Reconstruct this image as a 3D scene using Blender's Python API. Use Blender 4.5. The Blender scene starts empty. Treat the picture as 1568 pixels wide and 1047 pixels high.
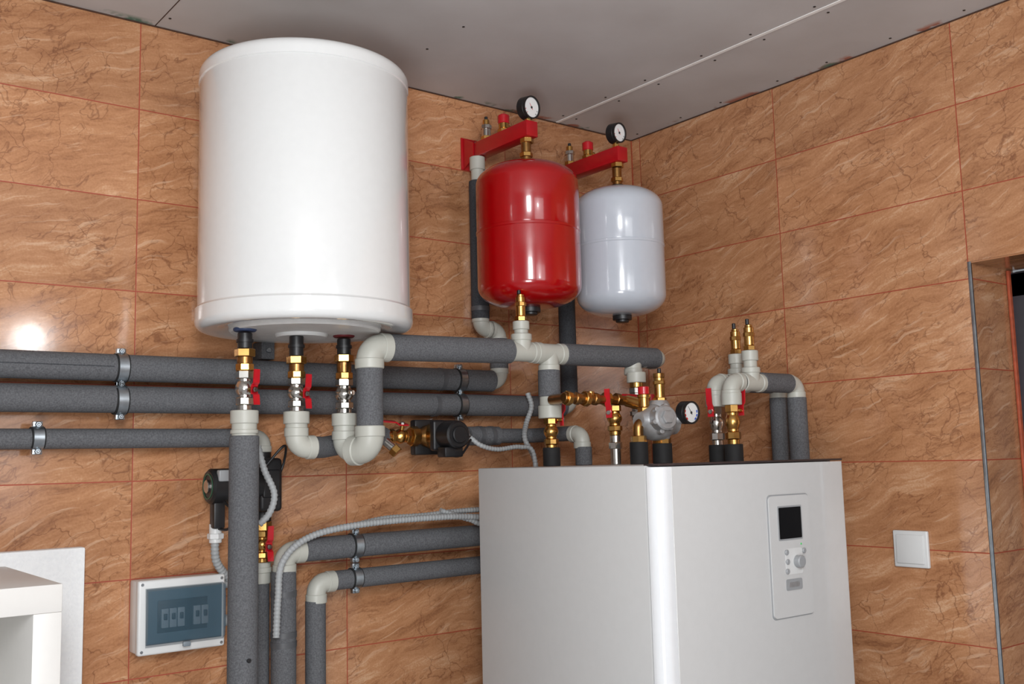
import bpy, bmesh, math, random
from mathutils import Vector, Matrix, Quaternion
random.seed(7)
scene = bpy.context.scene
try:
    scene.view_settings.view_transform = 'Standard'
    scene.view_settings.look = 'None'
except Exception:
    pass

V = Vector
def lin(c):
    r = []
    for x in c[:3]:
        x = x / 255.0
        r.append(x / 12.92 if x <= 0.04045 else ((x + 0.055) / 1.055) ** 2.4)
    return (r[0], r[1], r[2], 1.0)

# ------------------------------------------------------------------ materials
def newmat(name):
    m = bpy.data.materials.new(name)
    m.use_nodes = True
    nt = m.node_tree
    b = nt.nodes['Principled BSDF']
    return m, nt, b

def setin(b, k, v):
    if k in b.inputs:
        b.inputs[k].default_value = v

def pmat(name, col, rough=0.5, metal=0.0, coat=0.0, var=0.0, vscale=60.0, bump=0.0, bscale=200.0, spec=0.5, bdist=0.001):
    m, nt, b = newmat(name)
    L = nt.links
    tc = nt.nodes.new('ShaderNodeTexCoord')
    c = lin(col)
    nz = nt.nodes.new('ShaderNodeTexNoise'); nz.inputs['Scale'].default_value = vscale
    nz.inputs['Detail'].default_value = 2
    L.new(tc.outputs['Object'], nz.inputs['Vector'])
    mrg = nt.nodes.new('ShaderNodeMapRange'); mrg.inputs['From Min'].default_value = 0.3; mrg.inputs['From Max'].default_value = 0.7
    L.new(nz.outputs['Fac'], mrg.inputs['Value'])
    mx = nt.nodes.new('ShaderNodeMix'); mx.data_type = 'RGBA'
    v = max(var, 0.01)
    mx.inputs['A'].default_value = (c[0] * (1 - v), c[1] * (1 - v), c[2] * (1 - v), 1)
    mx.inputs['B'].default_value = (min(1, c[0] * (1 + v)), min(1, c[1] * (1 + v)), min(1, c[2] * (1 + v)), 1)
    L.new(mrg.outputs['Result'], mx.inputs['Factor'])
    L.new(mx.outputs['Result'], b.inputs['Base Color'])
    setin(b, 'Roughness', rough); setin(b, 'Metallic', metal)
    setin(b, 'Coat Weight', coat); setin(b, 'Coat Roughness', 0.06)
    setin(b, 'Specular IOR Level', spec)
    if bump > 0:
        n2 = nt.nodes.new('ShaderNodeTexNoise'); n2.inputs['Scale'].default_value = bscale
        n2.inputs['Detail'].default_value = 2
        L.new(tc.outputs['Object'], n2.inputs['Vector'])
        bp = nt.nodes.new('ShaderNodeBump'); bp.inputs['Strength'].default_value = bump
        bp.inputs['Distance'].default_value = bdist
        L.new(n2.outputs['Fac'], bp.inputs['Height'])
        L.new(bp.outputs['Normal'], b.inputs['Normal'])
    return m

M = {}
M['white_enamel'] = pmat('white_enamel', (218, 219, 218), 0.20, coat=0.7, var=0.01, bump=0.03, bscale=90)
M['white_plastic'] = pmat('white_plastic', (212, 213, 212), 0.35, var=0.01)
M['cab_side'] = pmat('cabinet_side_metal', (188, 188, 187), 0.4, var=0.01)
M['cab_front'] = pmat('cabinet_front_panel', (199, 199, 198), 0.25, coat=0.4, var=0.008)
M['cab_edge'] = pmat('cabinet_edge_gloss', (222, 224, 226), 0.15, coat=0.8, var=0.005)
M['under'] = pmat('heater_underside', (205, 204, 202), 0.45, var=0.05)
M['red_gloss'] = pmat('red_enamel', (158, 1, 7), 0.20, coat=0.8, var=0.03, bump=0.03, bscale=80)
M['red_bracket'] = pmat('red_bracket_paint', (166, 10, 22), 0.35, coat=0.2, var=0.06)
M['grey_white'] = pmat('white_tank_enamel', (188, 194, 203), 0.20, coat=0.7, var=0.01, bump=0.03, bscale=80)
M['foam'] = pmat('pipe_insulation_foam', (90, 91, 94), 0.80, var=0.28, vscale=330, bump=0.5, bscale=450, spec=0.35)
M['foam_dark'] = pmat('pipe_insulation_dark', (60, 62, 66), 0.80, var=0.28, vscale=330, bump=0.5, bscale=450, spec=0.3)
M['tape'] = pmat('insulation_tape', (78, 79, 82), 0.5, var=0.1)
M['ppr'] = pmat('ppr_plastic', (178, 178, 169), 0.42, var=0.04, vscale=20)
M['brass'] = pmat('brass', (200, 156, 90), 0.27, metal=1.0, var=0.1)
M['brass_dk'] = pmat('brass_aged', (160, 120, 72), 0.33, metal=1.0, var=0.2)
M['nickel'] = pmat('nickel', (205, 202, 196), 0.22, metal=1.0, var=0.06)
M['steel'] = pmat('galvanised_steel', (170, 178, 184), 0.35, metal=1.0, var=0.15)
M['cast'] = pmat('cast_aluminium', (178, 179, 180), 0.45, metal=0.6, var=0.12, bump=0.3, bscale=250)
M['black'] = pmat('black_plastic', (26, 26, 28), 0.42, var=0.1)
M['rubber'] = pmat('black_rubber', (24, 24, 25), 0.75, var=0.2)
M['handle'] = pmat('red_handle', (180, 12, 28), 0.35, coat=0.3, var=0.05)
M['conduit'] = pmat('grey_conduit', (156, 159, 160), 0.5, var=0.05)
M['dial'] = pmat('dial_face', (228, 229, 229), 0.4, var=0.01)
M['ink'] = pmat('dial_ink', (30, 30, 32), 0.5)
M['redink'] = pmat('dial_red', (200, 30, 30), 0.5)
M['blueink'] = pmat('dial_blue', (40, 80, 190), 0.5)
M['blue'] = pmat('blue_ring', (50, 66, 100), 0.4)
M['redring'] = pmat('red_ring', (100, 30, 34), 0.4)
M['green'] = pmat('green_ring', (40, 84, 62), 0.4)
M['screen'] = pmat('display_glass', (7, 7, 9), 0.25, coat=0.1, spec=0.3)
M['panel_grey'] = pmat('panel_grey', (150, 152, 154), 0.35)
M['breaker'] = pmat('breaker_grey', (120, 130, 138), 0.4)
M['breaker_in'] = pmat('box_inner_slate', (70, 88, 100), 0.5)
M['breaker_dk'] = pmat('breaker_dark', (22, 28, 34), 0.4)
M['polys'] = pmat('polystyrene', (250, 252, 253), 0.8, var=0.03, vscale=120, bump=0.35, bscale=180, bdist=0.003)
M['shelfw'] = pmat('shelf_laminate', (216, 214, 210), 0.4, var=0.01)
M['plaster'] = pmat('plaster', (198, 202, 206), 0.8, var=0.03, bump=0.1)
M['anthracite'] = pmat('door_anthracite', (56, 58, 64), 0.45, var=0.05)
M['darkline'] = pmat('cabinet_top_trim', (52, 42, 42), 0.5, var=0.1)
M['darkgap'] = pmat('dark_gap', (70, 45, 32), 0.9, var=0.3)
M['puof'] = pmat('orange_sealant', (162, 76, 48), 0.6, var=0.2)
M['tapew'] = pmat('joint_tape_white', (240, 239, 236), 0.7, var=0.05, vscale=30)
M['screwhd'] = pmat('screw_head', (45, 42, 40), 0.5, metal=0.4)
M['glow'] = pmat('led_green', (70, 190, 96), 0.3)

# translucent blue-grey lid of the distribution box
m, nt, b = newmat('smoked_lid'); M['lid'] = m
b.inputs['Base Color'].default_value = lin((76, 104, 120)); setin(b, 'Roughness', 0.12)
setin(b, 'Alpha', 0.45)
tcl = nt.nodes.new('ShaderNodeTexCoord'); nzl = nt.nodes.new('ShaderNodeTexNoise'); nzl.inputs['Scale'].default_value = 15
nt.links.new(tcl.outputs['Object'], nzl.inputs['Vector'])
mrl = nt.nodes.new('ShaderNodeMapRange'); mrl.inputs['To Min'].default_value = 0.1; mrl.inputs['To Max'].default_value = 0.16
nt.links.new(nzl.outputs['Fac'], mrl.inputs['Value']); nt.links.new(mrl.outputs['Result'], b.inputs['Roughness'])

TW, TH, ZC = 0.5, 0.2, 2.6
Z0 = ZC - 0.1971 - 0.2 * 20

def tile_mat(name, axis, sign, hoff, seed):
    m, nt, b = newmat(name)
    N, L = nt.nodes, nt.links
    def math_(op, a, bb=None, cc=None):
        n = N.new('ShaderNodeMath'); n.operation = op
        for i, x in enumerate((a, bb, cc)):
            if x is None: continue
            if isinstance(x, (int, float)): n.inputs[i].default_value = x
            else: L.new(x, n.inputs[i])
        return n.outputs[0]
    def mixc(f, a, bb, mode='MIX'):
        n = N.new('ShaderNodeMix'); n.data_type = 'RGBA'; n.blend_type = mode
        for k, x in (('Factor', f), ('A', a), ('B', bb)):
            if isinstance(x, (int, float)): n.inputs[k].default_value = x
            elif isinstance(x, tuple): n.inputs[k].default_value = x
            else: L.new(x, n.inputs[k])
        return n.outputs['Result']
    def mr(x, a, bb, c=0.0, d=1.0):
        n = N.new('ShaderNodeMapRange'); n.clamp = True
        L.new(x, n.inputs['Value'])
        for k, v_ in (('From Min', a), ('From Max', bb), ('To Min', c), ('To Max', d)): n.inputs[k].default_value = v_
        return n.outputs['Result']
    def noise(vec, scale, det=3, rough=0.5, dist=0.0):
        n = N.new('ShaderNodeTexNoise'); n.inputs['Scale'].default_value = scale; n.inputs['Detail'].default_value = det
        n.inputs['Roughness'].default_value = rough; n.inputs['Distortion'].default_value = dist
        L.new(vec, n.inputs['Vector']); return n
    def warp(vec, scale, amt, det=2):
        w = noise(vec, scale, det)
        n = N.new('ShaderNodeVectorMath'); n.operation = 'MULTIPLY_ADD'
        L.new(w.outputs['Color'], n.inputs[0]); n.inputs[1].default_value = (amt, amt, 0); L.new(vec, n.inputs[2]); return n.outputs[0]
    def stretch(vec, ang, sx, sy):
        mp = N.new('ShaderNodeMapping'); mp.vector_type = 'TEXTURE'
        mp.inputs['Rotation'].default_value = (0, 0, math.radians(ang)); mp.inputs['Scale'].default_value = (sx, sy, 1)
        L.new(vec, mp.inputs['Vector']); return mp.outputs[0]
    geo = N.new('ShaderNodeNewGeometry')
    sep = N.new('ShaderNodeSeparateXYZ'); L.new(geo.outputs['Position'], sep.inputs[0])
    h = math_('MULTIPLY', sep.outputs[axis], sign)
    z = sep.outputs['Z']
    u = math_('DIVIDE', math_('SUBTRACT', h, hoff), TW)
    v = math_('DIVIDE', math_('SUBTRACT', z, Z0), TH)
    fu, fv = math_('FRACT', u), math_('FRACT', v)
    iu, iv = math_('FLOOR', u), math_('FLOOR', v)
    du = math_('MULTIPLY', math_('MINIMUM', fu, math_('SUBTRACT', 1.0, fu)), TW)
    dv = math_('MULTIPLY', math_('MINIMUM', fv, math_('SUBTRACT', 1.0, fv)), TH)
    d = math_('MINIMUM', du, dv)
    cmb = N.new('ShaderNodeCombineXYZ'); L.new(iu, cmb.inputs[0]); L.new(iv, cmb.inputs[1]); cmb.inputs[2].default_value = seed
    wn = N.new('ShaderNodeTexWhiteNoise'); wn.noise_dimensions = '3D'; L.new(cmb.outputs[0], wn.inputs['Vector'])
    pos = N.new('ShaderNodeCombineXYZ'); L.new(h, pos.inputs[0]); L.new(z, pos.inputs[1])
    sc = N.new('ShaderNodeVectorMath'); sc.operation = 'SCALE'; L.new(wn.outputs['Color'], sc.inputs[0]); sc.inputs['Scale'].default_value = 13.0
    ad = N.new('ShaderNodeVectorMath'); ad.operation = 'ADD'; L.new(pos.outputs[0], ad.inputs[0]); L.new(sc.outputs[0], ad.inputs[1])
    P = ad.outputs[0]
    W1 = warp(P, 5.0, 0.09); W2 = warp(W1, 28.0, 0.012, 2)
    st = noise(stretch(W2, 16, 0.22, 0.046), 1.0, 6, 0.66, 0.2)
    fine = noise(stretch(W2, 16, 0.05, 0.007), 1.0, 4, 0.7)
    gr = noise(P, 240.0, 1)
    val = math_('ADD', math_('ADD', math_('MULTIPLY', st.outputs['Fac'], 0.60), math_('MULTIPLY', fine.outputs['Fac'], 0.26)), math_('MULTIPLY', gr.outputs['Fac'], 0.14))
    rp = N.new('ShaderNodeValToRGB'); L.new(val, rp.inputs[0])
    cr = rp.color_ramp
    cr.elements[0].position = 0.35; cr.elements[0].color = lin((142, 96, 66))
    cr.elements[1].position = 0.66; cr.elements[1].color = lin((210, 169, 134))
    e = cr.elements.new(0.45); e.color = lin((171, 120, 84))
    e = cr.elements.new(0.55); e.color = lin((187, 136, 98))
    def lines(vec, ang, sx, sy, width, det=3, rough=0.5):
        n = noise(stretch(vec, ang, sx, sy), 1.0, det, rough)
        return math_('SUBTRACT', 1.0, mr(math_('ABSOLUTE', math_('SUBTRACT', n.outputs['Fac'], 0.5)), 0.0, width))
    m1 = mr(noise(W1, 5.0, 1).outputs['Fac'], 0.48, 0.57)
    m2 = mr(noise(W1, 7.5, 1).outputs['Fac'], 0.48, 0.56)
    l1 = math_('MULTIPLY', lines(W2, 18, 0.20, 0.036, 0.022, 4, 0.6), m1)
    l2 = math_('MULTIPLY', lines(W2, 40, 0.13, 0.05, 0.013, 3, 0.6), m2)
    vo = N.new('ShaderNodeTexVoronoi'); vo.feature = 'DISTANCE_TO_EDGE'; vo.inputs['Scale'].default_value = 16.0
    L.new(warp(P, 22.0, 0.07, 3), vo.inputs['Vector'])
    crack = math_('SUBTRACT', 1.0, mr(vo.outputs['Distance'], 0.002, 0.022))
    m3 = mr(noise(P, 6.0, 1).outputs['Fac'], 0.45, 0.55)
    l3 = math_('MULTIPLY', crack, m3)
    c1 = mixc(math_('MULTIPLY', l1, 0.52), rp.outputs[0], lin((126, 80, 54)))
    c1 = mixc(math_('MAXIMUM', math_('MULTIPLY', l2, 0.6), math_('MULTIPLY', l3, 0.62)), c1, lin((114, 70, 48)))
    pl = mr(noise(stretch(W2, 20, 0.13, 0.012), 1.0, 3, 0.6).outputs['Fac'], 0.60, 0.70)
    c2 = mixc(math_('MULTIPLY', pl, 0.45), c1, lin((220, 184, 152)))
    tone = mr(wn.outputs['Value'], 0, 1, 0.90, 1.08)
    tn = N.new('ShaderNodeVectorMath'); tn.operation = 'SCALE'; L.new(c2, tn.inputs[0]); L.new(tone, tn.inputs['Scale'])
    grout = math_('SUBTRACT', 1.0, mr(d, 0.0009, 0.0016))
    c3 = mixc(grout, tn.outputs[0], lin((156, 68, 44)))
    L.new(c3, b.inputs['Base Color'])
    rg = mr(st.outputs['Fac'], 0.3, 0.7, 0.15, 0.10)
    L.new(math_('ADD', rg, math_('MULTIPLY', grout, 0.5)), b.inputs['Roughness'])
    hgt = math_('SUBTRACT', math_('MULTIPLY', noise(P, 60.0, 2).outputs['Fac'], 0.2), grout)
    bp = N.new('ShaderNodeBump'); bp.inputs['Strength'].default_value = 0.20; bp.inputs['Distance'].default_value = 0.0008
    L.new(hgt, bp.inputs['Height']); L.new(bp.outputs['Normal'], b.inputs['Normal'])
    return m
M['tile_back'] = tile_mat('stone_tile_back', 'X', 1.0, -1.4942, 1.0)
M['tile_right'] = tile_mat('stone_tile_right', 'Y', -1.0, 0.5356, 5.0)
M['tile_reveal'] = tile_mat('stone_tile_reveal', 'X', 1.0, -0.32, 9.0)

def ceil_mat():
    m, nt, b = newmat('drywall_ceiling'); N, L = nt.nodes, nt.links
    geo = N.new('ShaderNodeNewGeometry')
    nz = N.new('ShaderNodeTexNoise'); nz.inputs['Scale'].default_value = 3.5; nz.inputs['Detail'].default_value = 6; L.new(geo.outputs['Position'], nz.inputs['Vector'])
    rp = N.new('ShaderNodeValToRGB'); L.new(nz.outputs['Fac'], rp.inputs[0])
    rp.color_ramp.elements[0].position = 0.3; rp.color_ramp.elements[0].color = lin((182, 178, 176))
    rp.color_ramp.elements[1].position = 0.7; rp.color_ramp.elements[1].color = lin((198, 196, 195))
    sep = N.new('ShaderNodeSeparateXYZ'); L.new(geo.outputs['Position'], sep.inputs[0])
    mx = N.new('ShaderNodeMath'); mx.operation = 'MAXIMUM'; L.new(sep.outputs['X'], mx.inputs[0]); L.new(sep.outputs['Y'], mx.inputs[1])
    e = N.new('ShaderNodeMapRange'); L.new(mx.outputs[0], e.inputs['Value'])
    e.inputs['From Min'].default_value = -0.03; e.inputs['From Max'].default_value = -0.012
    n2 = N.new('ShaderNodeTexNoise'); n2.inputs['Scale'].default_value = 11; n2.inputs['Detail'].default_value = 4; L.new(geo.outputs['Position'], n2.inputs['Vector'])
    r2 = N.new('ShaderNodeMapRange'); L.new(n2.outputs['Fac'], r2.inputs['Value']); r2.inputs['From Min'].default_value = 0.58; r2.inputs['From Max'].default_value = 0.63
    ml = N.new('ShaderNodeMath'); ml.operation = 'MULTIPLY'; L.new(e.outputs[0], ml.inputs[0]); L.new(r2.outputs[0], ml.inputs[1])
    n3 = N.new('ShaderNodeTexNoise'); n3.inputs['Scale'].default_value = 4; L.new(geo.outputs['Position'], n3.inputs['Vector'])
    r3 = N.new('ShaderNodeValToRGB'); L.new(n3.outputs['Fac'], r3.inputs[0])
    r3.color_ramp.elements[0].position = 0.5; r3.color_ramp.elements[0].color = lin((170, 110, 90))
    r3.color_ramp.elements[1].position = 0.56; r3.color_ramp.elements[1].color = lin((90, 122, 106))
    mi = N.new('ShaderNodeMix'); mi.data_type = 'RGBA'; L.new(ml.outputs[0], mi.inputs['Factor']); L.new(rp.outputs[0], mi.inputs['A']); L.new(r3.outputs[0], mi.inputs['B'])
    L.new(mi.outputs['Result'], b.inputs['Base Color']); setin(b, 'Roughness', 0.75)
    return m
M['ceiling'] = ceil_mat()

# ------------------------------------------------------------------ mesh builder
def frame(ax):
    ax = V(ax).normalized()
    ref = V((0, 0, 1)) if abs(ax.z) < 0.9 else V((1, 0, 0))
    a = ax.cross(ref).normalized(); b_ = ax.cross(a).normalized()
    return ax, a, b_

class Bld:
    def __init__(s, name):
        s.name = name; s.v = []; s.f = []; s.m = []; s.mats = []
    def mi(s, k):
        if k not in s.mats: s.mats.append(k)
        return s.mats.index(k)
    def add(s, vs, fs, mat):
        o = len(s.v); k = s.mi(mat)
        s.v += [tuple(x) for x in vs]
        for f in fs:
            s.f.append([i + o for i in f]); s.m.append(k)
    def lathe(s, p0, ax, prof, mat, n=32, rot=0.0):
        p0 = V(p0); ax, a, b_ = frame(ax)
        vs = []; rings = []
        for t, r in prof:
            if r < 1e-6:
                rings.append([len(vs)]); vs.append(p0 + ax * t)
            else:
                st = len(vs); rings.append(list(range(st, st + n)))
                for i in range(n):
                    th = rot + 2 * math.pi * i / n
                    vs.append(p0 + ax * t + (a * math.cos(th) + b_ * math.sin(th)) * r)
        fs = []
        for q in range(len(rings) - 1):
            A, B = rings[q], rings[q + 1]
            if len(A) == 1 and len(B) == 1: continue
            for i in range(n):
                j = (i + 1) % n
                if len(A) == 1: fs.append([A[0], B[j], B[i]])
                elif len(B) == 1: fs.append([A[i], A[j], B[0]])
                else: fs.append([A[i], A[j], B[j], B[i]])
        if len(rings[0]) > 1: fs.append(list(reversed(rings[0])))
        if len(rings[-1]) > 1: fs.append(list(rings[-1]))
        s.add(vs, fs, mat)
    def cyl(s, p0, p1, r, mat, n=28, bev=0.0012, rot=0.0, r2=None):
        p0, p1 = V(p0), V(p1); L = (p1 - p0).length
        if L < 1e-6: return
        if r2 is None: r2 = r
        bv = min(bev, L * 0.3, r * 0.4)
        s.lathe(p0, p1 - p0, [(0, r - bv), (bv, r), (L - bv, r2), (L, r2 - bv)], mat, n, rot)
    def hexn(s, p0, p1, r, mat, n=6, rot=0.0):
        s.cyl(p0, p1, r, mat, n=n, bev=0.0015, rot=rot)
    def ring(s, c, ax, r, w, t, mat, n=40):
        c = V(c); axn = V(ax).normalized()
        vs = []; _, a, b_ = frame(ax)
        pr = [(-w, r), (-w, r + t), (w, r + t), (w, r)]
        for tt, rr in pr:
            for i in range(n):
                th = 2 * math.pi * i / n
                vs.append(c + axn * tt + (a * math.cos(th) + b_ * math.sin(th)) * rr)
        fs = []
        for q in range(4):
            for i in range(n):
                j = (i + 1) % n; k = (q + 1) % 4
                fs.append([q * n + i, q * n + j, k * n + j, k * n + i])
        s.add(vs, fs, mat)
    def sweep(s, pts, rad, mat, n=24, cap=True):
        if not isinstance(rad, (list, tuple)): rad = [rad] * len(pts)
        vs = []; pts = [V(p) for p in pts]
        t0 = (pts[1] - pts[0]).normalized(); _, a, b_ = frame(t0); prev = t0
        for k, p in enumerate(pts):
            if k == 0: t = t0
            elif k == len(pts) - 1: t = (pts[-1] - pts[-2]).normalized()
            else: t = ((pts[k + 1] - p).normalized() + (p - pts[k - 1]).normalized()).normalized()
            q = prev.rotation_difference(t); a = q @ a; b_ = q @ b_; prev = t
            for i in range(n):
                th = 2 * math.pi * i / n
                vs.append(p + (a * math.cos(th) + b_ * math.sin(th)) * rad[k])
        fs = []
        for k in range(len(pts) - 1):
            for i in range(n):
                j = (i + 1) % n
                fs.append([k * n + i, k * n + j, (k + 1) * n + j, (k + 1) * n + i])
        if cap:
            fs.append(list(reversed(range(n)))); fs.append([(len(pts) - 1) * n + i for i in range(n)])
        s.add(vs, fs, mat)
    def tube(s, pts, r, mat, fil=0.03, n=28, seg=8):
        s.sweep(fillet(pts, fil, seg), r, mat, n)
    def elbow(s, c, d1, d2, r, L=None, mat='ppr'):
        c = V(c); d1 = V(d1).normalized(); d2 = V(d2).normalized()
        if L is None: L = r * 1.9
        s.sweep(fillet([c + d1 * L * 0.96, c, c + d2 * L * 0.96], r * 1.05, 8), r, mat, 28)
        for d_ in (d1, d2):
            s.cyl(c + d_ * L * 0.55, c + d_ * L, r * 1.09, mat, bev=0.0015)
    def tee(s, c, d1, d2, r, L=None, mat='ppr'):
        c = V(c); d1 = V(d1).normalized(); d2 = V(d2).normalized()
        if L is None: L = r * 1.9
        s.cyl(c - d1 * L, c + d1 * L, r, mat); s.cyl(c, c + d2 * L, r, mat)
        for d_ in (d1, -d1, d2): s.cyl(c + d_ * L * 0.62, c + d_ * L, r * 1.09, mat, bev=0.0015)
    def box(s, lo, hi, mat, bev=0.0, seg=2, rotz=0.0, rot=None, pivot=None):
        lo, hi = V(lo), V(hi); c = (lo + hi) / 2; sz = hi - lo
        bm = bmesh.new(); bmesh.ops.create_cube(bm, size=1.0)
        for v_ in bm.verts: v_.co = V((v_.co.x * sz.x, v_.co.y * sz.y, v_.co.z * sz.z))
        if bev > 0:
            bmesh.ops.bevel(bm, geom=bm.edges[:], offset=min(bev, min(sz) * 0.48), segments=seg, profile=0.5, affect='EDGES')
        R = Matrix.Rotation(rotz, 3, 'Z') if rot is None else rot
        pv = c if pivot is None else V(pivot)
        for i, v_ in enumerate(bm.verts): v_.index = i
        vs = [R @ (v_.co + c - pv) + pv for v_ in bm.verts]
        fs = [[v_.index for v_ in f.verts] for f in bm.faces]
        bm.free(); s.add(vs, fs, mat)
    def finish(s, angle=38):
        me = bpy.data.meshes.new(s.name)
        xs = [v_[0] for v_ in s.v]; ys = [v_[1] for v_ in s.v]; zs = [v_[2] for v_ in s.v]
        c = V(((min(xs) + max(xs)) / 2, (min(ys) + max(ys)) / 2, (min(zs) + max(zs)) / 2))
        me.from_pydata([(v_[0] - c.x, v_[1] - c.y, v_[2] - c.z) for v_ in s.v], [], s.f)
        for k in s.mats: me.materials.append(M[k])
        me.polygons.foreach_set('material_index', s.m)
        me.polygons.foreach_set('use_smooth', [True] * len(s.f))
        bm = bmesh.new(); bm.from_mesh(me); bmesh.ops.recalc_face_normals(bm, faces=bm.faces[:]); bm.to_mesh(me); bm.free()
        me.set_sharp_from_angle(angle=math.radians(angle))
        me.update()
        o = bpy.data.objects.new(s.name, me); o.location = c
        bpy.context.collection.objects.link(o)
        return o

def fillet(pts, r, seg=8):
    pts = [V(p) for p in pts]; out = [pts[0]]
    for i in range(1, len(pts) - 1):
        p = pts[i]; a = (pts[i - 1] - p); b_ = (pts[i + 1] - p)
        la, lb = a.length, b_.length; a.normalize(); b_.normalize()
        ang = a.angle(b_)
        if ang > math.pi - 0.02: out.append(p); continue
        d = min(r / math.tan(ang / 2), la * 0.49 if i > 1 else la * 0.98, lb * 0.49 if i < len(pts) - 2 else lb * 0.98)
        rr = d * math.tan(ang / 2)
        cen = p + (a + b_).normalized() * (rr / math.sin(ang / 2))
        s0 = p + a * d - cen; s1 = p + b_ * d - cen
        tot = s0.angle(s1); axq = s0.cross(s1).normalized()
        for k in range(seg + 1):
            out.append(cen + Quaternion(axq, tot * k / seg) @ s0)
    out.append(pts[-1]); return out

def catmull(pts, step=0.0022):
    pts = [V(p) for p in pts]; P = [pts[0] * 2 - pts[1]] + pts + [pts[-1] * 2 - pts[-2]]
    dense = []
    for i in range(1, len(P) - 2):
        for k in range(40):
            t = k / 40.0
            dense.append(0.5 * ((2 * P[i]) + (P[i + 1] - P[i - 1]) * t + (2 * P[i - 1] - 5 * P[i] + 4 * P[i + 1] - P[i + 2]) * t * t + (-P[i - 1] + 3 * P[i] - 3 * P[i + 1] + P[i + 2]) * t ** 3))
    dense.append(pts[-1])
    out = [dense[0]]; acc = 0.0
    for a, b_ in zip(dense[:-1], dense[1:]):
        L = (b_ - a).length; pos = 0.0
        while acc + (L - pos) >= step:
            pos += step - acc; acc = 0.0; out.append(a + (b_ - a) * (pos / L))
        acc += L - pos
    return out

def conduit(pts, r=0.008, name='corrugated_conduit', mat='conduit'):
    p = catmull(pts, 0.0021)
    rad = [r if (i // 2) % 2 == 0 else r * 0.86 for i in range(len(p))]
    B = Bld(name); B.sweep(p, rad, mat, 14); return B.finish(angle=80)
def cable(pts, r=0.0028, name='electrical_cable', mat='black'):
    B = Bld(name); B.sweep(catmull(pts, 0.006), r, mat, 10); return B.finish(angle=80)

def lever(B, c, side, ldir, L=0.05, w=0.013, mat='handle'):
    """red flat valve lever with a nut, pivoting on stem end c"""
    c = V(c); side = V(side).normalized(); ldir = V(ldir).normalized(); wd = side.cross(ldir).normalized()
    def strip(o, path, w0, w1):
        th = 0.0032; vs = []; k = len(path)
        for i, (a, h) in enumerate(path):
            ww = w0 + (w1 - w0) * i / (k - 1)
            base = o + ldir * a + side * h
            for sx, sh in ((-1, 0), (1, 0), (1, 1), (-1, 1)): vs.append(base + wd * sx * ww / 2 + side * th * sh)
        fs = []
        for i in range(k - 1):
            for q in range(4):
                j = (q + 1) % 4; fs.append([i * 4 + q, i * 4 + j, (i + 1) * 4 + j, (i + 1) * 4 + q])
        fs.append([0, 1, 2, 3]); fs.append([(k - 1) * 4 + q for q in (3, 2, 1, 0)])
        B.add(vs, fs, mat)
    strip(c, [(-L * 0.22, 0), (L * 0.2, 0), (L * 0.34, 0.006), (L * 0.9, 0.008), (L, 0.008)], w * 1.15, w)
    B.cyl(c + side * 0.002, c + side * 0.0075, w * 0.45, 'nickel', n=6)
    B.cyl(c - side * 0.012, c + side * 0.001, w * 0.42, 'brass', n=16)

def bvalve(B, top, bot, r, side, ldir=(0, 0, 1), met='nickel', L=0.05, lc=0.45, lev=True):
    top, bot = V(top), V(bot); D = bot - top
    def P(t): return top + D * t
    B.hexn(P(0), P(0.2), r, met); B.cyl(P(0.2), P(0.28), r * 0.78, met)
    H = D.length; prof = []
    for i in range(9):
        t = i / 8.0; prof.append((H * (0.26 + 0.36 * t), r * (0.72 + 0.36 * math.sin(math.pi * t))))
    B.lathe(top, D, prof, met, 28)
    B.cyl(P(0.6), P(0.68), r * 0.8, met); B.hexn(P(0.68), P(0.86), r * 1.06, met, n=8); B.cyl(P(0.86), P(1), r * 0.85, met)
    if lev:
        s_ = V(side).normalized(); lever(B, P(lc) + s_ * (r + 0.011), s_, ldir, L)

# ------------------------------------------------------------------ room shell
def shell(name, lo, hi, mat):
    B = Bld(name); B.box(lo, hi, mat); return B.finish()
shell('wall_back', (-3.5, 0, 0), (0.2, 0.1, ZC), 'tile_back')
shell('wall_left', (-3.6, -3.5, 0), (-3.5, 0.1, ZC), 'plaster')
shell('wall_front', (-3.6, -3.6, 0), (0.2, -3.5, ZC), 'plaster')
shell('wall_right', (0, -1.0375, 0), (0.2, 0, ZC), 'tile_right')
shell('wall_right', (0, -1.95, 2.041), (0.2, -1.0375, ZC), 'tile_right')
shell('wall_right', (0, -3.5, 0), (0.2, -1.95, ZC), 'tile_right')
shell('floor', (-3.6, -3.6, -0.1), (0.5, 0.1, 0), 'plaster')
shell('ceiling', (-3.6, -3.6, ZC), (0.3, 0.1, ZC + 0.1), 'ceiling')
# door
B = Bld('door_1')
B.box((0.19, -1.945, 0), (0.25, -1.045, 2.035), 'anthracite', 0.003)
B.box((0.165, -1.10, 0), (0.199, -1.045, 2.03), 'anthracite', 0.004)
B.box((0.165, -1.945, 1.97), (0.199, -1.045, 2.03), 'anthracite', 0.004)
B.box((0.155, -1.049, 0), (0.17, -1.042, 2.035), 'puof', 0.002)
B.cyl((0.19, -1.85, 1.02), (0.14, -1.85, 1.02), 0.01, 'steel'); B.cyl((0.145, -1.86, 1.02), (0.145, -1.74, 1.02), 0.009, 'steel')
B.finish()
B = Bld('trim_1')   # tiled door reveal + metal corner bead
B.box((0.001, -1.0405, 0), (0.185, -1.0376, 2.0405), 'tile_reveal')
B.box((0.001, -1.95, 2.0375), (0.185, -1.0376, 2.0408), 'tile_reveal')
B.box((-0.0015, -1.0425, 0), (0.004, -1.0345, 2.041), 'steel', 0.001)
B.finish()
B = Bld('trim_2')
B.box((-0.003, -0.003, 0), (-0.0001, -0.0001, ZC), 'puof')
B.box((-3.4, -0.003, ZC - 0.003), (0, -0.0002, ZC - 0.0002), 'darkgap')
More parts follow.
